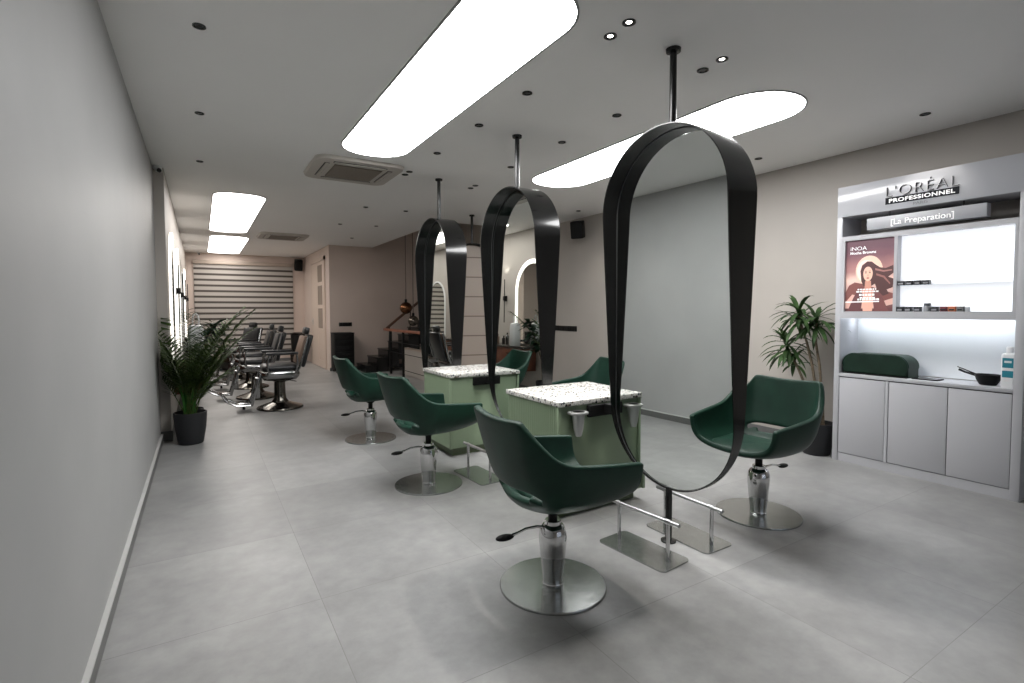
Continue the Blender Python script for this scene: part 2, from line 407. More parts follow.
# ------------------------------------------------------------------ hoop mirrors
def hoop_path(n=112, hw=.5, z0=.365, z1=2.715):
    """closed path in (y,z): a stadium, with slightly tapering sides"""
    pts = []
    zc1 = z1-hw; zc0 = z0+hw
    for i in range(37): a = PI*i/36; pts.append((hw*math.cos(a), zc1+hw*math.sin(a)))
    for i in range(1, 16): pts.append((-hw, zc1+(zc0-zc1)*i/16))
    for i in range(37): a = PI+PI*i/36; pts.append((hw*math.cos(a), zc0+hw*math.sin(a)))
    for i in range(1, 16): pts.append((hw, zc0+(zc1-zc0)*i/16))
    return pts
def wband(z):
    tab = [(.35,.035),(.5,.05),(.65,.07),(.9,.105),(1.2,.15),(1.55,.195),(1.9,.24),(2.2,.275),(2.45,.278),(2.72,.272)]
    for (a, wa), (b, wb) in zip(tab, tab[1:]):
        if z <= b: return wa+(wb-wa)*max(0, (z-a))/(b-a)
    return tab[-1][1]
def make_hoop(loc, label, bracket=True, rz=0, boards=False, tilt=0.):
    t = thing('hoop_mirror', label, 'mirror', loc, rz, 'black hoop mirrors hung from the ceiling')
    p = hoop_path(); th = .007; n = len(p)
    mb = MB()
    rows = []
    for i, (y, z) in enumerate(p):
        a, b_ = p[i-1], p[(i+1) % n]
        ty, tz = b_[0]-a[0], b_[1]-a[1]; l = math.hypot(ty, tz); ny, nz = tz/l, -ty/l   # outward
        w = wband(z)/2
        rows.append([(-w, y, z), (-w, y+ny*th, z+nz*th), (w, y+ny*th, z+nz*th), (w, y, z)])
    rows.append(rows[0])
    g = [[mb.b.verts.new(q) for q in r] for r in rows[:-1]]; g.append(g[0])
    for a, b_ in zip(g, g[1:]):
        for i in range(4): mb.b.faces.new((a[i], a[(i+1) % 4], b_[(i+1) % 4], b_[i]))
    mb.build('frame_band', M['black_matt' if boards else 'black'], t)
    q = [(y*.996, 1.54+(z-1.54)*.998) for y, z in p]
    if boards:
        MB().prism(q, lambda u, v: Vector((-.006, u, v)), lambda u, v: Vector((.006, u, v))).build('board_panel', M['panel_beige'], t)
        mb = MB()
        for k in range(6):
            z = .75+k*.345
            mb.box(.006, .0085, -.485, .485, z, z+.02)
        mb.build('board_joints', M['groove'], t, smooth=0)
    else:
        MB().prism(q, lambda u, v: Vector((-.005, u, v)), lambda u, v: Vector((.005, u, v))).build('mirror_glass', M['mirror'], t, smooth=0)
        gl_ = [k for k in kids(t) if k.name.startswith('mirror_glass')][0]; gl_.rotation_euler = (0, tilt, 0); gl_.location = (-1.54*math.sin(tilt), 0, 1.54*(1-math.cos(tilt)))   # hangs a hair off plumb
    rim = [(-.008 if not boards else .012, y*.992, 1.54+(z-1.54)*.998) for y, z in p]
    MB().tube(rim+rim[:2], .0022 if not boards else .014, 6).build('rim', M['rim'] if not boards else M['black_matt'], t)
    MB().cyl((0,0,2.72), (0,0,H-.004), .022, 20).lathe([(.022, H-.03), (.045, H-.022), (.048, H-.001)], seg=24).build('ceiling_pole', M['pole'], t)
    MB().cyl((0,0,.01), (0,0,.36), .022, 20).lathe([(.05, .0005), (.05, .01), (.026, .016)], seg=24).build('floor_pole', M['pole'], t)
    if bracket:
        mb = MB().box(-.175, .175, .60, .632, .75, .838, .004).box(-.03, .03, .50, .60, .77, .84)
        mb.build('bracket', M['black_matt'], t)
    return t
make_hoop((XM, 2.326, 0), 'tall black hoop mirror nearest the camera, before the plant and cabinet side', rz=math.radians(1.2))
make_hoop((XM, 4.229, 0), 'middle black hoop mirror of the row, between the two green counters', tilt=math.radians(.55))
make_hoop((XM, 6.12, 0), 'third black hoop mirror from the front, behind the second green counter', bracket=False, rz=math.radians(.3), tilt=math.radians(.4))
make_hoop((4.12, 8.1, 0), 'hoop with thin black rim and beige boards, standing by the stair railing', bracket=False, rz=math.radians(-105), boards=True)

# ------------------------------------------------------------------ green styling chairs (facing local +x)
def bez(a, b, c_, d, t):
    return a*(1-t)**3+b*3*t*(1-t)**2+c_*3*t*t*(1-t)+d*t**3
def make_chair(loc, rz, label):
    t = thing('styling_chair', label, 'chair', loc, rz, 'green swivel styling chairs')
    # rim, spine and corner guide points (half, mirrored in y)
    half = [((.35,.325,.735), (.35,0,.53), (.35,.315,.545)),
            ((.335,.335,.742), (.32,0,.515), (.32,.325,.53)),
            ((.22,.343,.752), (.2,0,.495), (.2,.33,.505)),
            ((.07,.347,.766), (.07,0,.485), (.07,.335,.495)),
            ((-.07,.346,.780), (-.03,0,.485), (-.07,.33,.495)),
            ((-.15,.343,.800), (-.08,0,.485), (-.13,.32,.495)),
            ((-.215,.335,.845), (-.10,0,.485), (-.17,.30,.495)),
            ((-.285,.305,.925), (-.115,0,.485), (-.20,.27,.495)),
            ((-.342,.272,.998), (-.125,0,.485), (-.225,.23,.495)),
            ((-.352,.258,1.014), (-.13,0,.485), (-.24,.19,.495)),
            ((-.362,.22,1.013), (-.13,0,.485), (-.255,.15,.495)),
            ((-.375,.12,1.004), (-.14,0,.485), (-.275,.07,.495)),
            ((-.378,0,1.0), (-.14,0,.485), (-.28,0,.495))]
    full = half + [tuple((Vector((p[0], -p[1], p[2]))) for p in h) for h in reversed(half[:-1])]
    ts = [0, .12, .24, .34, .415, .48, .55, .62, .70, .80, .90, .97, 1.]
    rows = []
    for r, s, c_ in full:
        r, s, c_ = Vector(r), Vector(s), Vector(c_)
        h1 = s.lerp(c_, .9); h2 = r.lerp(c_, .74)
        rows.append([bez(s, h1, h2, r, u) for u in ts])
    mb = MB(); g = [[mb.b.verts.new(p) for p in r] for r in rows]
    nh = len(half)-1
    for i in range(len(g)-1):
        for j in range(len(ts)-1):
            mid = i+.5-nh
            if (j == 4 and abs(mid) < 3.1) or (j == 5 and abs(mid) < 5.1): continue     # opening between seat and back
            mb.b.faces.new((g[i][j], g[i+1][j], g[i+1][j+1], g[i][j+1]))
    bmesh.ops.remove_doubles(mb.b, verts=mb.b.verts, dist=.0008)
    sh = mb.build('shell', M['leather'], t, smooth=180)
    md = sh.modifiers.new('thick', 'SOLIDIFY'); md.thickness = .042; md.offset = 0.
    bv = sh.modifiers.new('round', 'BEVEL'); bv.width = .012; bv.segments = 2; bv.limit_method = 'ANGLE'; bv.angle_limit = math.radians(50)
    ss = sh.modifiers.new('subsurf', 'SUBSURF'); ss.levels = 1; ss.render_levels = 1
    # seat pad
    mb = MB(); pts = stadium(-.17, .345, -.235, .235, .11, 6)
    cx = .09
    def ring(k, z): return [Vector((cx+(u-cx)*k, v*k, z+ (abs(v)/.235)**2*.012)) for u, v in pts]
    rr = [ring(.9, .505), ring(.985, .515), ring(1., .525), ring(.97, .54), ring(.85, .55), ring(.5, .552), ring(.1, .552)]
    g = mb.grid(rr, closed=True); mb.b.faces.new(g[-1]); mb.b.faces.new(list(reversed(g[0])))
    mb.build('seat_cushion', M['leather'], t, smooth=70)
    MB().lathe([(.3, 0), (.3, .006), (.296, .012), (.06, .0135), (.001, .0135)], seg=64).build('base_plate', M['steel'], t)
    MB().lathe([(.058, .0135), (.06, .02), (.056, .03), (.06, .06), (.07, .16), (.078, .245), (.079, .285), (.074, .32), (.06, .345), (.046, .352), (.046, .372), (.043, .376)], seg=36).build('pump_column', M['chrome'], t)
    MB().lathe([(.026, .372), (.026, .436), (.045, .446), (.055, .462), (.055, .47)], seg=24).build('swivel_neck', M['black_matt'], t)
    lv = MB().tube([(-.05, .0, .34), (-.10, .004, .352), (-.17, .008, .352), (-.22, .01, .338), (-.25, .012, .332)], [.008,.008,.007,.007,.008], 10).build('pump_lever', M['chrome'], t)
    mb = MB(); mb.ball((-.295, .014, .326), .055, 1., .52, .28); mb.build('pedal', M['black_matt'], lv)
    return t
proto = make_chair((1.666, 2.295, 0), math.radians(-4), 'green leather swivel chair nearest the camera, back turned, before the front hoop mirror')
dup(proto, (1.71, 4.24, 0), math.radians(6), 'green leather swivel chair in the middle of the left row, beside the second green counter')
dup(proto, (1.73, 6.13, 0), math.radians(3), 'green leather swivel chair at the far end of the left row, before the staircase')
dup(proto, (3.585, 2.29, 0), math.radians(180), 'green leather swivel chair facing the camera, beside the tall plant and display cabinet')
dup(proto, (3.6, 4.27, 0), math.radians(178), 'green leather swivel chair half hidden behind the front green counter, showing only its back')
dup(proto, (3.6, 6.13, 0), math.radians(180), 'green leather swivel chair behind the middle hoop mirror, last of the right row')

# ------------------------------------------------------------------ green counters
def make_counter(loc, label, holders=True):
    t = thing('styling_counter', label, 'counter', loc, 0, 'sage green counters with terrazzo tops')
    hx, y0, y1 = .43, 0, .73
    MB().box(-hx, hx, .015, .715, .09, .845, .003).build('body', M['green'], t)
    MB().box(-hx+.05, hx-.05, .07, .66, 0, .09).build('plinth', M['green_dark'], t, smooth=0)
    for s in (-1, 1):
        mb = MB(); n = 26; w = .69/n
        for i in range(n):
            c0 = .022+w*(i+.5)
            poly = [(w*.46*math.cos(a), .011*math.sin(a)) for a in [PI*k/6 for k in range(7)]]
            mb.prism(poly, lambda u, v: Vector((s*(hx+v), c0+u, .095)), lambda u, v: Vector((s*(hx+v), c0+u, .842)))
        mb.build('fluted_panel', M['green'], t)
        MB().box(s*hx-.013, s*hx+.013, .0, .02, .09, .845, .002).build('corner_post', M['green'], t)
    MB().box(-.445, .445, -.012, .742, .845, .882, .003).build('worktop', M['terrazzo'], t)
    for s in ((-1, 1) if holders else ()):
        x = s*.30
        h = MB()
        pl = stadium(-.075, .075, -.125, .0, .05, 6)
        h.prism(pl, lambda u, v: Vector((x+u, v+.015, .792)), lambda u, v: Vector((x+u, v+.015, .806)))
        hh = h.build('dryer_holder', M['alu'], t)
        MB().lathe([(.047, .812), (.05, .80), (.046, .76), (.036, .68), (.024, .63), (.02, .628), (.02, .632), (.03, .68), (.041, .76), (.043, .812)], c=(x, -.052, 0), seg=24, cap=False).build('cup', M['alu'], hh)
        MB().lathe([(.041, .8075), (.001, .8075)], c=(x, -.052, 0), seg=20).build('cup_inside', M['cab_gap'], hh)
    return t
make_counter((XM, 2.965, 0), 'sage green counter with terrazzo top and two cup holders, nearest the camera')
make_counter((XM, 4.868, 0), 'sage green terrazzo topped counter farther back, behind the middle hoop mirror', False)

# ------------------------------------------------------------------ foot rests
def make_rest(loc, rz, label):
    t = thing('footrest', label, 'footrest', loc, rz, 'steel footrests by the mirrors')
    MB().prism(stadium(-.135, .135, -.265, .265, .035, 6), lambda u, v: Vector((u, v, 0)), lambda u, v: Vector((u, v, .008))).build('plate', M['steel'], t)
    for y in (-.195, .195):
        MB().cyl((0, y, .008), (0, y, .245), .0125, 16).build('post', M['chrome'], t)
    mb = MB().cyl((0, -.275, .255), (0, .275, .255), .0125, 16)
    for y in (-.195, .195): mb.cyl((0, y-.016, .255), (0, y+.016, .255), .016, 16)
    mb.build('bar', M['bar_steel'], t)
    return t
fr = make_rest((2.395, 2.32, 0), math.radians(5), 'steel footrest before the front hoop mirror, on the side of the nearest chair')
dup(fr, (2.83, 2.325, 0), math.radians(0), 'steel footrest behind the front hoop mirror pole, facing the chair by the plant')
dup(fr, (2.20, 4.21, 0), math.radians(4), 'steel footrest half hidden behind the nearest green chair, before the middle hoop mirror')

# ------------------------------------------------------------------ display cabinet (front faces -x)
def make_cabinet():
    t = thing('display_cabinet', 'white salon display cabinet with sign, poster and glowing niche on the right wall', 'cabinet', (0,0,0))
    X0, X1 = 5.56, 5.945
    y0, y1 = 1.325, 2.745          # right end, left end as seen
    mb = MB().box(X0, X1, y1-.05, y1, 0, 2.48, .002).box(X0, X1, y0, y0+.06, 0, 2.48, .002)
    mb.box(X0+.01, X1, y0+.06, y1-.05, 0, .085)
    mb.box(X0+.02, X1, y0+.06, y1-.05, .085, .86)
    mb.box(X0, X0+.02, 2.255, 2.28, .085, .865)
    mb.build('carcass', M['cab'], t)
    MB().box(X0, X1, y0, y1, 2.48, 2.78, .002).build('fascia', M['cab_gloss'], t)
    MB().box(X1-.015, X1, y0+.06, y1-.05, .91, 2.28).build('back_panel', M['cab_in'], t, smooth=0)
    for a, b_ in ((2.285, 2.69), (1.806, 2.25), (1.39, 1.80)):
        mb = MB().box(X0+.004, X0+.021, a, b_, .09, .862, .002)
        mb.build('door', M['cab'], t)
    MB().box(X0+.012, X0+.0205, y0+.06, y1-.05, .085, .868).build('shadow_gap', M['cab_gap'], t, smooth=0)
    MB().box(X0-.003, X1-.015, y0+.06, y1-.05, .872, .905, .002).build('counter_shelf', M['cab'], t)
    # light box frame with a recess
    mb = MB()
    mb.box(X0, X1-.015, y0+.06, y1-.05, 2.235, 2.28).box(X0, X1-.015, y0+.06, y1-.05, 1.48, 1.53)
    mb.box(X0, X1-.015, 2.212, 2.238, 1.53, 2.235).box(X0, X1-.015, y0+.06, 1.408, 1.53, 2.235).box(X0, X1-.015, 2.665, y1-.05, 1.53, 2.235)
    mb.box(X0+.03, X0+.05, 2.238, 2.665, 1.53, 2.235).box(X0, X0+.02, y0+.06, y1-.05, 1.462, 1.48)
    mb.build('light_box', M['cab'], t, smooth=0)
    MB().box(X0+.085, X0+.095, 1.408, 2.212, 1.53, 2.235).build('backlit_panel', M['niche'], t, smooth=0)
    g = mat('clear_shelf', (225,235,238), .05); bsdf(g).inputs['Transmission Weight'].default_value = .95
    MB().box(X0+.02, X0+.084, 1.41, 2.21, 1.770, 1.774).build('clear_shelf', g, t, smooth=0)
    MB().box(X0+.24, X0+.27, y0+.08, y1-.07, 1.470, 1.48).build('led_strip', M['led'], t, smooth=0)
    # poster: a printed advert, woman with windblown hair before a pale disc
    p = MB().box(X0+.024, X0+.0295, 2.24, 2.663, 1.532, 2.233).build('poster', None, t, smooth=0)
    pm = mat('poster_print', (120,70,70), .35)
    tc = N(pm, 'ShaderNodeTexCoord'); s = N(pm, 'ShaderNodeSeparateXYZ'); L(pm, tc.outputs['Object'], s.inputs[0])
    nz = N(pm, 'ShaderNodeTexNoise', Scale=5., Detail=3.); L(pm, tc.outputs['Object'], nz.inputs['Vector'])
    mr = N(pm, 'ShaderNodeMapRange'); mr.inputs['From Min'].default_value = 1.53; mr.inputs['From Max'].default_value = 2.23; L(pm, s.outputs['Z'], mr.inputs['Value'])
    ad = N(pm, 'ShaderNodeMath', operation='MULTIPLY_ADD'); L(pm, nz.outputs['Fac'], ad.inputs[0]); ad.inputs[1].default_value = .22; L(pm, mr.outputs['Result'], ad.inputs[2])
    r = ramp(pm, [(.05, (84,54,58)), (.3, (128,84,82)), (.42, (206,172,164)), (.56, (232,198,186)), (.7, (176,128,124)), (.9, (122,84,92)), (1.0, (108,76,86))])
    L(pm, ad.outputs[0], r.inputs['Fac']); L(pm, r.outputs['Color'], bsdf(pm).inputs['Base Color'])
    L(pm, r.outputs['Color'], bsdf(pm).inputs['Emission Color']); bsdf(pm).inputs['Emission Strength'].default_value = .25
    p.data.materials.clear(); p.data.materials.append(pm)
    def pr(name, rgb, poly, lay, es=.25, seg=None):
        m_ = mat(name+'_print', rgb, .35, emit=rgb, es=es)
        x = X0+.0238-lay*.0008
        return MB().prism(poly, lambda u, v: Vector((x, u, v)), lambda u, v: Vector((x+.0008, u, v))).build(name, m_, p, smooth=0)
    def ell(cy, cz, ry, rz_, n=32): return [(cy+ry*math.cos(2*PI*i/n), cz+rz_*math.sin(2*PI*i/n)) for i in range(n)]
    pr('moon', (242,206,186), ell(2.455, 1.93, .118, .145), 0)
    pr('moon_light', (250,226,212), ell(2.485, 1.925, .075, .11), 1)
    pr('dune', (128,80,76), [(2.663,1.72),(2.63,1.79),(2.58,1.82),(2.5,1.80),(2.4,1.76),(2.24,1.70),(2.24,1.62),(2.4,1.6),(2.663,1.64)], 1)
    pr('dune_light', (214,172,160), [(2.663,1.62),(2.6,1.70),(2.5,1.67),(2.42,1.6),(2.24,1.66),(2.24,1.60),(2.4,1.56),(2.663,1.56)], 2)
    hair = [(2.52,1.83),(2.53,1.93),(2.515,1.985),(2.47,2.02),(2.43,2.015),(2.40,1.985),(2.36,1.955),(2.31,1.945),(2.25,1.97),(2.243,1.9),(2.29,1.86),(2.243,1.84),(2.25,1.76),(2.30,1.74),(2.28,1.70),(2.33,1.68),(2.38,1.74),(2.40,1.80),(2.43,1.78),(2.50,1.78)]
    pr('hair', (86,58,58), hair, 3)
    pr('hair_lock', (164,118,112), [(2.40,1.95),(2.33,1.925),(2.26,1.93),(2.26,1.918),(2.33,1.91),(2.40,1.93)], 4)
    pr('hair_lock', (150,104,98), [(2.39,1.90),(2.32,1.87),(2.27,1.80),(2.275,1.79),(2.33,1.855),(2.39,1.88)], 4)
    pr('neck', (206,150,132), [(2.485,1.83),(2.435,1.83),(2.43,1.75),(2.40,1.73),(2.40,1.69),(2.53,1.69),(2.53,1.73),(2.49,1.75)], 4)
    pr('face', (238,192,172), [(2.462+.041*math.cos(a), 1.90+.068*math.sin(a)*(1. if math.sin(a) > 0 else 1.08)) for a in [2*PI*i/32 for i in range(32)]], 5)
    for dy in (-.017, .017):
        pr('eye', (66,40,40), ell(2.463+dy, 1.908, .009, .0045, 12), 6)
        pr('eyebrow', (92,58,54), ell(2.463+dy, 1.924, .011, .0028, 12), 6)
    pr('nose', (212,160,142), ell(2.461, 1.882, .005, .012, 12), 6)
    pr('lips', (168,84,84), ell(2.462, 1.857, .013, .006, 14), 6)
    pr('coat', (104,66,68), [(2.59,1.66),(2.56,1.72),(2.53,1.735),(2.50,1.70),(2.52,1.534),(2.64,1.534)], 5)
    pr('coat', (118,74,74), [(2.33,1.66),(2.36,1.72),(2.39,1.735),(2.42,1.70),(2.40,1.534),(2.28,1.534)], 5)
    pr('bodice', (224,172,152), [(2.52,1.70),(2.40,1.70),(2.41,1.62),(2.42,1.534),(2.50,1.534),(2.51,1.62)], 4)
    def ptxt(s_, y, z, size, sx=1., al='LEFT', bold=.0): text(s_, 'lettering', M['white_txt'], p, (X0+.0175, y, z), size, sx, .0005, align=al, bold=bold)
    ptxt('iNOA', 2.625, 2.135, .052, 1.15)
    ptxt('Mocha Browns', 2.625, 2.097, .036, 1.05, bold=.001)
    rl = random.Random(3)
    for z, ya, yb, h in ((1.741, 2.55, 2.37, .013), (1.718, 2.56, 2.345, .015), (1.684, 2.535, 2.385, .02), (1.660, 2.53, 2.39, .012), (1.640, 2.55, 2.36, .018)):
        y = ya; mb = MB()
        while y > yb+.02:
            w = rl.uniform(.012, .03); mb.box(X0+.0172, X0+.0180, max(y-w, yb), y, z, z+h); y -= w+.006
        mb.build('small_print', M['white_txt'], p, smooth=0)
    pr('white_bar', (245,240,240), [(2.663,1.618),(2.36,1.622),(2.36,1.634),(2.663,1.630)], 6)
    # raised lettering
    lt = text("L'ORÉAL", 'raised_lettering', M['dark_txt'], t, (X0-.010, 2.045, 2.607), .135, 1.02, .009, space=1.1, bold=-.0035)
    lt.data.materials.append(M['cab'])
    for f in lt.data.polygons:
        if abs(f.normal.x) > .9: f.material_index = 1
    MB().box(X0-.004, X0, 1.77, 2.32, 2.538, 2.600).build('black_bar', mat('black_plate', (22,24,30), .6, spec=.2), t, smooth=0)
    text('PROFESSIONNEL', 'white_lettering', M['white_txt'], t, (X0-.0055, 2.045, 2.552), .048, 1.28, .001, space=1.1, bold=.0016)
    text('PARIS', 'grey_lettering', M['grey_txt'], t, (X0-.003, 2.045, 2.50), .038, 1.2, .002)
    # hanging sign bar in the open gap
    sg = MB().box(X0, X0+.09, 1.585, 2.475, 2.318, 2.43, .002).build('sign_bar', M['sign'], t)
    text('[La Preparation]', 'white_lettering', M['white_txt'], sg, (X0-.002, 2.035, 2.345), .073, 1.0, .002, bold=.0005)
    for y in (1.75, 2.30):
        MB().cyl((X0+.045, y, 2.43), (X0+.045, y, 2.48), .004, 8).build('hanger_rod', M['black_matt'], sg)
    return t
make_cabinet()
DARK = mat('tube_box_dark', (34,36,42), .4)
CAPS = [DARK, mat('tube_box_maroon', (96,34,40), .4), mat('tube_box_copper', (184,104,66), .4), mat('tube_box_grey', (120,120,120), .4), mat('box_label_grey', (150,152,156), .5)]
def cbox(y, w, z, h, m, label, lid=None):
    t = thing('colour_box', label, 'box', (5.60, y, z), 0, 'hair colour boxes in the lit niche')
    MB().box(-.03, .025, -w/2, w/2, 0, h, .002).build('carton', m, t)
    MB().box(-.0312, -.03, -w*.36, w*.36, h*.2, h*.5).build('label_strip', CAPS[4] if m is DARK else DARK, t, smooth=0)
# positions from left to right on the lower ledge and on the clear shelf
low = [(2.187,.053,0,'far left end'),(2.123,.055,0,'second from the poster'),(2.051,.05,0,'third from the poster'),None,(1.925,.053,0,'just after the taller grey one'),(1.857,.048,1,'maroon'),(1.799,.051,2,'copper'),(1.743,.043,3,'grey')]
for q in low:
    if q is None: continue
    y, w, k, n = q
    lab = {0: f'small black hair colour box on the lower ledge, {n}', 1: 'small maroon hair colour box on the lower ledge', 2: 'small copper orange hair colour box on the lower ledge', 3: 'small grey hair colour box at the end of the lower ledge'}[k]
    if n == 'far left end': lab = 'small black hair colour box on the lower ledge, next to the poster'
    cbox(y, w, 1.53, .045, CAPS[k], lab)
for (y, w), n in zip([(2.184,.054),(2.117,.05),(2.055,.051),(1.993,.052)], ('nearest the poster', 'second from the poster', 'third from the poster', 'farthest from the poster')):
    cbox(y, w, 1.774, .04, DARK, f'small black hair colour box on the upper clear shelf, {n}')
t = thing('product_jar', 'taller grey product jar with dark lid among the small boxes', 'jar', (5.61, 1.987, 1.53))
MB().lathe([(.026, 0), (.028, .003), (.028, .045), (.025, .05)], seg=24).build('jar_body', CAPS[4], t)
MB().lathe([(.027, .05), (.027, .072), (.024, .076)], seg=24).build('lid', mat('jar_lid', (84,86,92), .4), t)
t = thing('clear_pot', 'little clear pot at the end of the row of boxes', 'pot', (5.605, 1.702, 1.53))
MB().lathe([(.018, 0), (.02, .003), (.02, .036), (.018, .04)], seg=20).build('pot_body', mat('pot_clear', (205,208,212), .15), t)

# things on the cabinet counter (top .905)
t = thing('booster_cushion', 'dark green padded booster cushion on the cabinet counter', 'cushion', (5.72, 2.40, .905))
def bprof(w, h, n=10):
    out = [(-w, 0.005)]
    for k in range(n+1):
        a = PI - (PI/2)*k/n; out.append((-w+.11+.11*math.cos(a), h-.11+.11*math.sin(a)))
    for k in range(n+1):
        a = PI/2 - (PI/2)*k/n; out.append((w-.11+.11*math.cos(a), h-.11+.11*math.sin(a)))
    out.append((w, .005)); return out
mb = MB(); mb.prism(bprof(.283, .205), lambda u, v: Vector((-.125, u, v)), lambda u, v: Vector((.125, u, v)))
bmesh.ops.bevel(mb.b, geom=[e for e in mb.b.edges if abs(e.verts[0].co.x-e.verts[1].co.x) < 1e-5], offset=.018, segments=3, affect='EDGES')
cb = mb.build('pad', M['leather_dark'], t, smooth=50)
pp = [Vector((-.128, u, v)) for u, v in bprof(.285, .207)]; pp2 = [Vector((.109, u, v)) for u, v in bprof(.285, .207)]
MB().tube([p+Vector((.018,0,0)) for p in pp[1:-1]], .004, 8).build('piping', M['leather'], t)
MB().box(-.13, .13, -.28, .28, 0, .012, .003).build('base_board', M['black_matt'], t)
t = thing('tray', 'flat black tray beside the green booster cushion', 'tray', (5.70, 2.00, .905))
MB().prism(stadium(-.085, .085, -.1, .1, .02, 5), lambda u, v: Vector((u, v, 0)), lambda u, v: Vector((u, v, .009))).build('plate', M['black_matt'], t)
MB().prism(stadium(-.075, .075, -.09, .09, .015, 5), lambda u, v: Vector((u, v, .009)), lambda u, v: Vector((u, v, .0105))).build('top_sheet', M['black'], t)
t = thing('tint_bowl', 'black tint bowl with long handle on the cabinet counter', 'bowl', (5.71, 1.580, .905))
t.scale = (.86, .86, .86)
MB().lathe([(.06, 0), (.066, .004), (.09, .05), (.103, .1), (.108, .104), (.1, .1), (.086, .05), (.06, .01), (.001, .008)], seg=36).build('bowl', M['black_matt'], t)
MB().tube([(0,.095,.088),(0,.14,.1),(0,.18,.112),(0,.23,.134)], [.012,.011,.01,.012], 8).build('handle', M['black_matt'], t)
MB().tube([(.02,.07,.085),(-.01,.15,.125),(-.03,.235,.165)], [.008,.006,.004], 8).build('brush', M['black_matt'], t)
t = thing('shampoo_bottle', 'white bottle with teal labels at the end of the cabinet counter', 'bottle', (5.66, 1.436, .905))
mb = MB(); rr = []
for k, z in ((.95,0),(1,.006),(1,.26),(.96,.275),(.6,.285)):
    rr.append([Vector((u*k, v*k, z)) for u, v in stadium(-.04, .04, -.045, .045, .02, 5)])
g = mb.grid(rr, closed=True); mb.b.faces.new(list(reversed(g[0]))); mb.b.faces.new(g[-1]); mb.build('body', M['white_plastic'], t)
MB().lathe([(.022,.28),(.022,.33),(.018,.335)], seg=20).build('cap', M['white_plastic'], t)
MB().box(-.0415, -.04, -.034, .034, .165, .245).build('label', M['teal'], t, smooth=0)
MB().box(-.0415, -.04, -.034, .034, .085, .140).build('label', M['teal'], t, smooth=0)
MB().box(-.0425, -.0415, -.022, .022, .205, .222).build('label_mark', M['white_plastic'], t, smooth=0)

# ------------------------------------------------------------------ plants
def leaf(mb, base, dirv, ln, w, droop, fold=.25, n=5, wprof=None):
    d = dirv.normalized(); side = d.cross(Vector((0,0,1)))
    if side.length < .05: side = Vector((1,0,0))
    side.normalize(); p = Vector(base); rows = []
    for i in range(n+1):
        u = i/n
        ww = w*(math.sin(PI*min(1, .12+u*.88))**.8) if i < n else w*.03
        nrm = side.cross(d).normalized()
        rows.append([p-side*ww+nrm*ww*fold, p.copy(), p+side*ww+nrm*ww*fold])
        d = (d + Vector((0,0,-droop/n))).normalized(); p = p+d*(ln/n)
    mb.grid(rows)
def pot(t, r, h):
    MB().lathe([(r*.72, 0), (r*.76, .006), (r*.93, h*.5), (r, h*.9), (r, h), (r*.93, h), (r*.92, h*.88), (.001, h*.88)], seg=40).build('pot', M['pot'], t)
    MB().lathe([(r*.92, h*.885), (r*.5, h*.9), (.001, h*.905)], seg=24).build('soil', M['soil'], t)
rd = random.Random(11)
t = thing('dracaena_plant', 'tall cane plant with leafy tufts in a black pot beside the cabinet', 'plant', (5.64, 2.945, 0))
pot(t, .17, .34)
stems = [[(.0,-.03,.29),(-.01,-.01,.55),(-.02,.05,.95),(-.01,.12,1.2),(.0,.22,1.48)],
         [(.03,-.05,.29),(.02,-.04,.6),(.01,-.01,.95),(.02,.04,1.2),(.05,.05,1.4)],
         [(-.04,.03,.29),(-.03,.06,.6),(-.02,.2,.9),(.0,.34,1.13)],
         [(.05,.02,.29),(.06,.04,.5),(.05,.07,.68)]]
tufts = [((.0,.22,1.50), .36, 34), ((.05,.05,1.42), .34, 32), ((0,.34,1.15), .34, 34), ((-.01,.25,1.02), .24, 10)]
for s in stems: MB().tube(s, [.017-.007*i/len(s) for i in range(len(s))], 8).build('cane', M['cane'], t)
for (c_, ln, n) in tufts:
    mb = MB()
    for i in range(n):
        a = i*2.4+rd.uniform(-.3,.3); el = rd.uniform(-.35, 1.15)
        dv = Vector((math.cos(a)*math.cos(el), math.sin(a)*math.cos(el), math.sin(el)))
        l_ = ln*rd.uniform(.75,1.1)
        if dv.x > 0: dv.x *= .6
        leaf(mb, Vector(c_)+Vector((0,0,rd.uniform(-.10,.04))), dv, l_, .024, rd.uniform(.9,1.7), .3)
    for v in mb.b.verts: v.co.x = min(v.co.x, .30)
    mb.build('leaf_tuft', M['leaf'], t, smooth=60)

def frond(mb, base, az, el, ln, rdm, ll=.2, droop=1.1, dense=15, lw=.011):
    d = Vector((math.cos(az)*math.cos(el), math.sin(az)*math.cos(el), math.sin(el))); p = Vector(base); pts = [p.copy()]
    n = 14
    for i in range(n):
        d = (d+Vector((math.cos(az)*.03, math.sin(az)*.03, -droop/n*(i/n)))).normalized(); p = p+d*(ln/n); pts.append(p.copy())
    mb.tube(pts, [.006*(1-.8*i/n) for i in range(n+1)], 5)
    for k in range(dense):
        u = .28+.72*k/(dense-1); i = min(n-1, int(u*n)); q = pts[i].lerp(pts[i+1], u*n-i) if i < n else pts[n]
        tv = (pts[i+1]-pts[i]).normalized(); side = tv.cross(Vector((0,0,1)))
        if side.length < .1: side = Vector((math.sin(az), -math.cos(az), 0))
        side.normalize()
        l_ = ll*(.5+.5*math.sin(PI*min(1,.2+u*.75)))
        for s in (-1, 1):
            dv = tv*.75+side*s*.8+Vector((0,0,rdm.uniform(.05,.25)))
            leaf(mb, q, dv, l_*rdm.uniform(.85,1.1), lw, .55, .2, 3)
t = thing('palm_plant', 'leafy potted palm in a black pot against the left wall end', 'plant', (-.13, 7.06, 0))
pot(t, .17, .37)
rd = random.Random(5)
spec = []
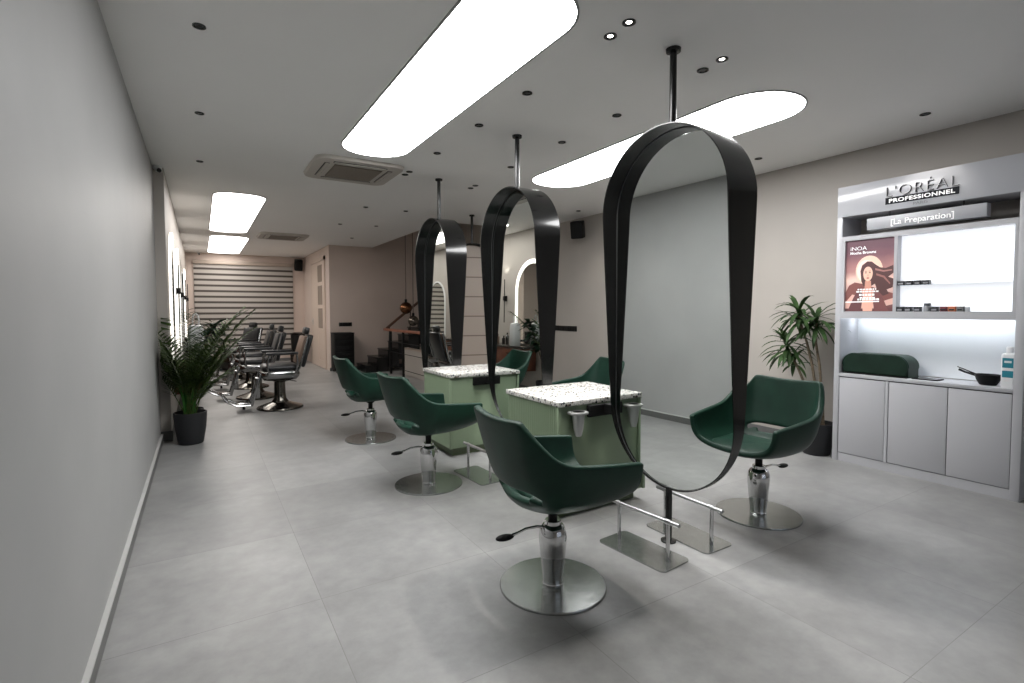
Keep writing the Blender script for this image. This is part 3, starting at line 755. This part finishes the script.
for i in range(24):
    az = math.radians(i*137.5); el = math.radians(rd.uniform(62, 88) if math.cos(az) < .3 else rd.uniform(72, 88)); spec.append((az, el, rd.uniform(.9, 1.35) if math.cos(az) < .3 else rd.uniform(.8, 1.3)))
for a_, e_, l_ in ((200,80,1.35),(160,78,1.3),(10,80,1.4),(340,78,1.4),(320,72,1.1),(290,76,1.3),(0,66,.7),(330,62,.7)): spec.append((math.radians(a_), math.radians(e_), l_))
fl = MB()
for az, el, ln in spec:
    frond(fl, (rd.uniform(-.06,.06), rd.uniform(-.06,.06), .33), az, el, ln, rd, .24, .95, 20, .011)
for v in fl.b.verts:
    if v.co.y > .22: v.co.x = max(v.co.x, -.17)
    else: v.co.x = max(v.co.x, -.27)
fl.build('fronds', M['palm'], t, smooth=60)
for i, (x, y) in enumerate(((-.03,0),(.02,-.03),(.035,.02),(-.005,.035),(-.045,-.03))):
    MB().tube([(x,y,.33),(x*1.3,y*1.3,.5),(x*2.2,y*2.2,.75)], [.02,.016,.006], 8).build('stem', M['palm_stem'], t)
t = thing('rubber_plant', 'broad-leaved dark potted plant behind the palm, by the barber counter', 'plant', (-.12, 7.72, 0))
pot(t, .13, .3)
MB().tube([(0,0,.27),(.03,.02,.7),(.14,.05,1.05),(.27,.06,1.4)], [.014,.012,.01,.005], 8).build('trunk', M['cane'], t)
mb = MB(); rd = random.Random(8)
for i in range(75):
    z = .85+.55*i/75; a = i*2.4; el = rd.uniform(-.1,.7)
    dv = Vector((math.cos(a)*math.cos(el), math.sin(a)*math.cos(el), math.sin(el)))
    leaf(mb, (.04+.23*max(0,(z-.7))/.7+rd.uniform(-.05,.05), .05, z), dv, rd.uniform(.16,.26), .05, .8, .15)
for v in mb.b.verts: v.co.x = max(v.co.x, -.2)
mb.build('leaves', M['palm_dark'], t, smooth=60)
mb = MB()
frond(mb, (.2,.05,1.15), math.radians(5), math.radians(52), .62, rd, .13, .2, 18, .009)
mb.build('tall_frond', M['palm'], t, smooth=60)

# ------------------------------------------------------------------ barber bay on the far left wall
def make_arch(cy, label, r=.62, zc=2.0, rim=.085, lm='arch_led'):
    t = thing('arched_mirror', label, 'mirror', (XF, cy, 0), 0, 'arched wall mirrors')
    zb = .93
    def outline(rr, n=28): return [(rr, zb)]+[(rr*math.cos(PI*i/n), zc+rr*math.sin(PI*i/n)) for i in range(n+1)]+[(-rr, zb)]
    o, i_ = outline(r), outline(r-rim)
    MB().prism(i_, lambda u, v: Vector((.002, u, v)), lambda u, v: Vector((.022, u, v))).build('glass', M['mirror'], t, smooth=0)
    mb = MB(); n = len(o)
    vs = [[mb.b.verts.new((x, u, v)) for u, v in p] for p, x in ((o, .002), (o, .03), (i_, .03), (i_, .002))]
    for a, b_ in zip(vs, vs[1:]+vs[:1]):
        for k in range(n-1): mb.b.faces.new((a[k], a[k+1], b_[k+1], b_[k]))
    mb.b.faces.new([q[0] for q in vs]); mb.b.faces.new([q[-1] for q in reversed(vs)])
    mb.build('light_rim' if lm == 'arch_led' else 'rim', M[lm], t)
for (cy, ar, az, am, lm), n in zip(((8.40,.62,2.0,.085,'arch_led'), (10.45,.62,2.0,.085,'arch_led'), (12.95,.54,1.85,.04,'white_plastic'), (15.1,.6,2.0,.085,'arch_led')), ('glowing rim, first behind the palm', 'glowing rim, second behind the palm', 'pale unlit rim, third behind the palm', 'glowing rim, last before the striped blind')):
    make_arch(cy, f'tall arched wall mirror, {n}', ar, az, am, lm)
for y, n in zip((9.42, 11.6, 13.85, 16.0), ('between the first two arched mirrors', 'between the second and third arched mirrors', 'between the third and last arched mirrors', 'after the last arched mirror')):
    t = thing('wall_sconce', f'slim black wall lamp {n}', 'wall lamp', (XF, y, 1.85), 0, 'slim black wall lamps')
    MB().box(0, .03, -.03, .03, -.05, .07, .004).box(.03, .075, -.035, .035, -.03, .06, .004).build('mount', M['black_matt'], t)
    MB().cyl((.055,0,-.5), (.055,0,.42), .009, 10).build('rod', M['black_matt'], t)
t = thing('barber_counter', 'long wooden barber counter under the arched mirrors', 'counter', (XF, 0, 0))
MB().box(.01, .33, 8.25, 16.9, .42, .86, .004).build('cabinet_body', M['counter_wood'], t, smooth=0)
MB().box(.005, .36, 8.2, 16.95, .86, .90, .004).build('counter_top', M['counter_top'], t, smooth=0)
for i in range(9):
    y0 = 8.27+i*.955
    dr = MB().box(.33, .345, y0, y0+.94, .44, .845, .003).build('drawer', M['counter_wood'], t)
    MB().box(.345, .36, y0+.4, y0+.54, .74, .755).build('handle', M['black_matt'], dr, smooth=0)
def bottle(x, y, h, r, m, label, cat='bottle'):
    t = thing('product_bottle', label, cat, (x, y, .90), 0, 'bottles on the barber counter')
    MB().lathe([(r*.95,0),(r,.004),(r,h*.7),(r*.4,h*.8),(r*.4,h*.86)], seg=16).build('bottle_body', m, t)
    MB().lathe([(r*.45,h*.86),(r*.45,h),(r*.3,h*1.01)], seg=12).build('cap', M['black_matt'], t)
for y, h, m, n in ((9.15,.24,'black','tall black bottle near the first arched mirror'),(9.30,.17,'black','short black bottle between the first two arched mirrors'),(9.55,.2,'vinyl_tan','brown bottle past the slim wall lamp'),(9.68,.15,'white_plastic','small white bottle past the slim wall lamp'),(10.1,.2,'black','black bottle before the second arched mirror'),(11.4,.22,'white_plastic','white bottle near the second wall lamp'),(11.7,.18,'black','black bottle near the second wall lamp'),(13.6,.2,'black','black bottle near the third wall lamp'),(13.95,.22,'white_plastic','white bottle near the third wall lamp')):
    bottle(-.20, y, h, .035, M[m], n+' on the barber counter')
t = thing('spray_dispenser', 'white upright dispenser with loop handle behind the palm', 'dispenser', (-.06, 8.62, .90))
mb = MB(); rr = []
for k, z in ((.9,0),(1,.02),(1,.36),(.85,.44),(.5,.455)): rr.append([Vector((u*k, v*k, z)) for u, v in stadium(-.10, .10, -.085, .085, .06, 6)])
g = mb.grid(rr, closed=True); mb.b.faces.new(list(reversed(g[0]))); mb.b.faces.new(g[-1]); mb.build('body', M['white_plastic'], t)
MB().tube([(-.035,0,.45),(-.04,0,.52),(-.03,0,.59),(0,0,.62),(.03,0,.59),(.04,0,.52),(.035,0,.45)], .011, 8).build('loop_handle', M['white_plastic'], t)

def make_barber(loc, rz, label, pad='vinyl'):
    """local +x = the way the sitter faces"""
    t = thing('barber_chair', label, 'barber chair', loc, rz, 'chrome barber chairs')
    MB().lathe([(.34,0),(.345,.012),(.335,.03),(.24,.065),(.13,.10),(.095,.15),(.085,.24),(.082,.42),(.11,.44),(.11,.455)], seg=48).build('base', M['chrome_dark'], t)
    mb = MB(); rr = []
    for k, z in ((.55,.455),(.86,.47),(1.,.52),(1.02,.56),(1.,.60),(.96,.615)): rr.append([Vector((u*k, v*k, z)) for u, v in stadium(-.27, .28, -.29, .29, .12, 8)])
    g = mb.grid(rr, closed=True); mb.b.faces.new(list(reversed(g[0]))); mb.b.faces.new(g[-1]); mb.build('seat_shell', M['chrome_grey'], t, smooth=60)
    mb = MB(); rr = []
    for k, z in ((.97,.615),(1.,.65),(.98,.69),(.85,.71),(.4,.715)): rr.append([Vector((u*k, v*k, z)) for u, v in stadium(-.25, .27, -.25, .25, .08, 6)])
    g = mb.grid(rr, closed=True); mb.b.faces.new(g[-1]); mb.b.faces.new(list(reversed(g[0]))); mb.build('seat_cushion', M['vinyl'], t, smooth=60)
    R = Matrix.Translation((-.27,0,.70)) @ Matrix.Rotation(math.radians(-16), 4, 'Y')
    MB().box(-.03, .05, -.235, .235, .0, .46, .03, mx=R).build('backrest_pad', M[pad], t)
    MB().box(-.085, -.032, -.25, .25, -.03, .5, .025, mx=R).build('backrest_shell', M['vinyl'], t)
    for s in (-1, 1):
        mb = MB().tube([R @ Vector((-.0, s*.265, .47)), R @ Vector((-.01, s*.268, .2)), R @ Vector((.0, s*.268, -.05)), Vector((-.2, s*.27, .58))], [.018,.02,.022,.024], 10)
        mb.build('back_rod', M['chrome_grey'], t)
        MB().box(-.24, .22, s*.30-.035, s*.30+.035, .87, .91, .012).build('armrest_pad', M['vinyl'], t)
        MB().tube([(.17, s*.30, .865),(.2, s*.30, .80),(.2, s*.29, .66),(.17, s*.27, .58)], .018, 8).build('front_arm_support', M['chrome_grey'], t)
        MB().tube([(-.22, s*.30, .865),(-.23, s*.29, .72),(-.2, s*.27, .6)], .018, 8).build('rear_arm_support', M['chrome_grey'], t)
        MB().box(-.02, .02, s*.17-.02, s*.17+.02, 0, .5, .004, mx=Matrix.Translation((.42,0,.1)) @ Matrix.Rotation(math.radians(-16), 4, 'Y')).build('leg_strut', M['chrome_grey'], t)
        ft = MB().tube([(.40,s*.17,.10),(.62,s*.17,.11),(.74,s*.165,.17),(.82,s*.15,.28)], .014, 8)
        ft.build('foot_frame', M['chrome_grey'], t)
    MB().tube([(.82,-.15,.28),(.835,0,.29),(.82,.15,.28)], .014, 8).build('foot_bar', M['chrome_grey'], t)
    MB().box(.42, .62, -.15, .15, .115, .135, .004).build('foot_plate', M['chrome_grey'], t)
    MB().tube([(.52,0,.115),(.52,0,.02)], [.012,.02], 8).build('foot_stop', M['black_matt'], t)
    MB().box(.24, .30, -.16, .16, .2, .52, .01, mx=Matrix.Translation((.06,0,0))).build('calf_pad', M['chrome_grey'], t)
    R2 = R @ Matrix.Translation((.0,0,.485))
    MB().box(-.03, .05, -.11, .11, .0, .12, .025, mx=R2).build('headrest', M['vinyl'], t)
    MB().tube([R @ Vector((-.04,0,.5)), R @ Vector((-.04,0,.56))], .01, 8).build('headrest_post', M['chrome'], t)
    MB().tube([(-.05,.09,.43),(-.12,.22,.46),(-.2,.34,.45)], .008, 8).build('lever', M['chrome'], t)
    return t
make_barber((1.06, 8.9, 0), PI, 'chrome barber chair with tan back, nearest of the barber chairs', 'vinyl_tan')
bc = make_barber((.84, 10.2, 0), PI, 'second chrome barber chair from the palm, just behind the tan backed one')
dup(bc, (.84, 11.6, 0), PI, 'third chrome barber chair from the palm')
dup(bc, (.72, 13.2, 0), math.radians(215), 'chrome barber chair farthest back, turned before the striped blind')

# blind, speakers, cameras
t = thing('zebra_blind', 'striped beige and brown roller blind on the back wall', 'blind', (0, 17.28, 0))
MB().box(-.14, 2.5, -.012, -.004, .25, 2.92).build('fabric', M['zebra'], t, smooth=0)
MB().box(-.16, 2.52, -.075, .0, 2.92, 3.03, .01).build('head_rail', M['panel_beige'], t)
MB().box(-.14, 2.5, -.02, .0, .22, .255, .005).build('bottom_bar', M['panel_beige'], t)
def speaker(loc, rz, label, w, h, dp):
    t = thing('wall_speaker', label, 'speaker', loc, rz, 'black wall speakers')
    T = Matrix.Rotation(math.radians(14), 4, 'Y')
    MB().box(0, dp, -w/2, w/2, -h/2, h/2, .02, mx=T).build('cabinet', M['black_matt'], t)
    MB().box(dp, dp+.008, -w/2+.02, w/2-.02, -h/2+.02, h/2-.02, .003, mx=T).build('grille', M['black_matt'], t)
    MB().cyl((-.12,0,.0), (.03,0,0), .02, 10).box(-.13, -.115, -.04, .04, -.05, .05).build('bracket', M['black_matt'], t)
speaker((5.82, 7.22, 3.0), PI+math.radians(35), 'black speaker mounted high on the right wall behind the hoop mirrors', .22, .30, .2)
speaker((2.64, 17.15, 3.0), math.radians(-90), 'black speaker high on the back wall beside the striped blind', .22, .34, .2)
def camera_dome(loc, label, d):
    t = thing('ceiling_camera', label, 'security camera', loc, 0, 'small ceiling security cameras')
    MB().lathe([(.045,0),(.045,-.03),(.035,-.035)], seg=20).build('base', M['white_plastic'], t)
    mb = MB().cyl((0,0,-.04), (d[0]*.05, d[1]*.05, -.055), .03, 16); mb.build('camera_body', M['white_plastic'], t)
    MB().ball((d[0]*.055, d[1]*.055, -.058), .026).build('lens', M['black'], t)
camera_dome((-.385, 7.24, H), 'small security camera at the top of the left wall end', (.35,-.9))
camera_dome((0, 17.1, H), 'tiny security camera above the left end of the striped blind', (.2,-.9))

# switches, sockets, trolley
def sockets(loc, rz, n, label, w=.078):
    t = thing('socket_strip', label, 'socket strip', loc, rz, 'black wall socket strips')
    MB().box(-.006, 0, -w*n/2-.01, w*n/2+.01, -.05, .05, .004).build('back_plate', M['black'], t)
    for i in range(n):
        y = -w*n/2+w*(i+.5); f = MB().box(-.01, -.006, y-w*.45, y+w*.45, -.042, .042, .003).build('module', M['black_matt'], t)
sockets((3.215, 13.595, 1.2), math.radians(90), 4, 'black socket strip on the far wall above the black drawer trolley')
sockets((5.965, 7.82, 1.205), 0, 9, 'long black socket strip on the right wall behind the middle hoop')
t = thing('drawer_trolley', 'black salon drawer trolley against the far wall near the door', 'trolley', (3.07, 13.3, 0))
MB().box(-.24, .24, -.2, .22, .06, .98, .006).build('body', M['black_matt'], t)
for i in range(6):
    dr = MB().box(-.225, .225, -.215, -.2, .09+i*.146, .225+i*.146, .004).build('drawer', M['black_matt'], t)
    MB().box(-.12, .12, -.232, -.215, .17+i*.146, .185+i*.146).build('handle', M['black'], dr, smooth=0)
MB().box(-.25, .25, -.21, .23, .98, 1.0, .004).build('top', M['black_matt'], t)
for x in (-.19, .19):
    for y in (-.16, .18):
        MB().cyl((x-.012,y,.03),(x+.012,y,.03), .03, 14).build('caster', M['black'], t)
t = thing('waste_bin', 'dark bin in the corner behind the nearest barber chair', 'bin', (2.45, 16.2, 0))
MB().lathe([(.16,0),(.17,.01),(.2,.85),(.21,.86),(.19,.86),(.17,.1),(.001,.08)], seg=24).build('body', M['black_matt'], t)
MB().lathe([(.205,.862),(.205,.9),(.1,.93),(.001,.935)], seg=24).build('lid', M['black'], t)

# ------------------------------------------------------------------ stairs, railing, pendants
t = thing('staircase', 'dark stone staircase climbing along the far wall behind the railing', 'staircase', (0, 0, 0))
for i in range(8):
    x0 = 3.5+i*.28
    s_ = MB().box(x0, x0+.30, 12.75, 13.58, .0 if i < 2 else max(0, i*.185-.25), (i+1)*.185-.03).build('riser', M['stone_black'], t, smooth=0)
    MB().box(x0-.02, x0+.30, 12.73, 13.58, (i+1)*.185-.03, (i+1)*.185, .004).build('tread', M['stone_black'], t)
t = thing('stair_plinth', 'low pale wall under the stair railing', 'low wall', (0,0,0))
MB().box(4.2, 4.32, 9.5, 12.0, 0, .62, .004).build('wall_body', M['wall_beige'], t, smooth=0)
MB().box(4.18, 4.34, 9.48, 12.02, .62, .65, .003).build('coping', M['panel_beige'], t, smooth=0)
t = thing('stair_railing', 'black post railing with red brown wooden handrail beside the stairs', 'railing', (0,0,0))
for y in (12.25, 11.35, 9.4):
    MB().box(3.955, 4.005, y-.025, y+.025, 0, 1.05, .003).build('post', M['black_matt'], t)
MB().box(3.94, 4.02, 9.35, 12.72, 1.05, 1.11, .012).build('handrail', M['wood'], t)
for z in (.18, .55, .8): MB().cyl((3.98, 9.4, z), (3.98, 12.25, z), .008, 8).build('rail_bar', M['black_matt'], t)
t = thing('stair_handrail', 'sloping dark wooden handrail rising with the stairs', 'handrail', (0,0,0))
MB().tube([(4.02,12.70,1.1),(4.3,12.70,1.33),(5.9,12.70,2.55)], .035, 10).build('handrail', M['wood_dark'], t)
for x in (4.1, 4.66, 5.22, 5.78):
    k = int((x-3.5)/.28); MB().cyl((x, 12.76, (k+1)*.185), (x, 12.70, 1.17+(x-4.1)*.76), .014, 8).build('baluster', M['black_matt'], t)
def pendant(x, y, z, r, m, label):
    t = thing('pendant_lamp', label, 'pendant lamp', (x, y, z), 0, 'globe pendants in the stairwell')
    MB().ball((0,0,0), r, seg=28).build('globe', m, t)
    MB().lathe([(.03, r*.98), (.03, r+.06), (.012, r+.07)], seg=14).build('socket', M['black_matt'], t)
    MB().cyl((0,0,r+.06), (0,0,5.59-z), .012, 8).build('cable', M['groove'], t)
    MB().lathe([(.06, 5.575-z), (.06, 5.598-z)], seg=18).build('ceiling_rose', M['black_matt'], t)
pendant(4.36, 12.2, 1.62, .15, M['copper'], 'copper globe pendant over the stair railing')
pendant(4.51, 12.1, 1.30, .13, M['smoke'], 'smoky grey globe pendant hanging lower than the copper one')
pendant(4.95, 12.3, 1.95, .13, M['copper'], 'third globe pendant, mostly hidden behind the hoop mirror')

# ------------------------------------------------------------------ light and camera
def spot(x, y, z, power, ang=70, blend=.6, col=(1,.95,.88), r=.03):
    l = bpy.data.lights.new('downlight_beam', 'SPOT'); l.energy = power; l.spot_size = math.radians(ang); l.spot_blend = blend
    l.color = col; l.shadow_soft_size = r
    o = bpy.data.objects.new('downlight_beam', l); COL.objects.link(o); o.location = (x, y, z)
for x, y in ((2.18, 2.25), (2.19, 2.42), (3.03, 2.25)): spot(x, y, H-.02, 52, 100, .8)
for x, y in ((5.37, 1.96), (5.34, 3.48), (5.36, 5.1), (5.5, 6.85)): spot(x, y, H-.02, 16, 75)
for x, y in ((.035, 3.59), (.035, 5.14), (.035, 6.77)): spot(x, y, H-.02, 11, 62, .5)
for y in (9.42, 11.6, 13.85, 16.0):      # the wall lamps wash the ceiling
    l = bpy.data.lights.new('wall_lamp_beam', 'SPOT'); l.energy = 7; l.spot_size = math.radians(80); l.spot_blend = .35; l.color = (1,.93,.85); l.shadow_soft_size = .02
    o = bpy.data.objects.new('wall_lamp_beam', l); COL.objects.link(o); o.location = (XF+.075, y, 2.30); o.rotation_euler = (PI, math.radians(0), 0)
w = bpy.data.worlds.new('world'); w.use_nodes = True; SC.world = w
w.node_tree.nodes['Background'].inputs[0].default_value = (*lin((225,235,250)), 1)
w.node_tree.nodes['Background'].inputs[1].default_value = .6

cam = bpy.data.cameras.new('camera'); co = bpy.data.objects.new('camera', cam); COL.objects.link(co)
rt = Vector((.8535980, -.5209249, -.0027701)); up = Vector((.0243900, .0346531, .9991017)); fw = Vector((.5203609, .8528989, -.0422851))
mx = Matrix((( rt.x, up.x, -fw.x, 0), (rt.y, up.y, -fw.y, 0), (rt.z, up.z, -fw.z, 1.55), (0,0,0,1)))
co.matrix_world = mx
cam.sensor_width = 36.; cam.lens = 36*510.327/1024; cam.shift_y = -(341.5-332.056)/1024
cam.clip_start = .02; cam.clip_end = 100
SC.camera = co
SC.view_settings.view_transform = 'Standard'; SC.view_settings.look = 'None'
SC.view_settings.gamma = 1.; SC.view_settings.use_curve_mapping = False
SC.view_settings.exposure = 0.
SC.cycles.max_bounces = 10; SC.cycles.diffuse_bounces = 5; SC.cycles.glossy_bounces = 6
SC.cycles.caustics_reflective = False; SC.cycles.caustics_refractive = False
SC.cycles.sample_clamp_indirect = 6.
SC.cycles.use_denoising = True
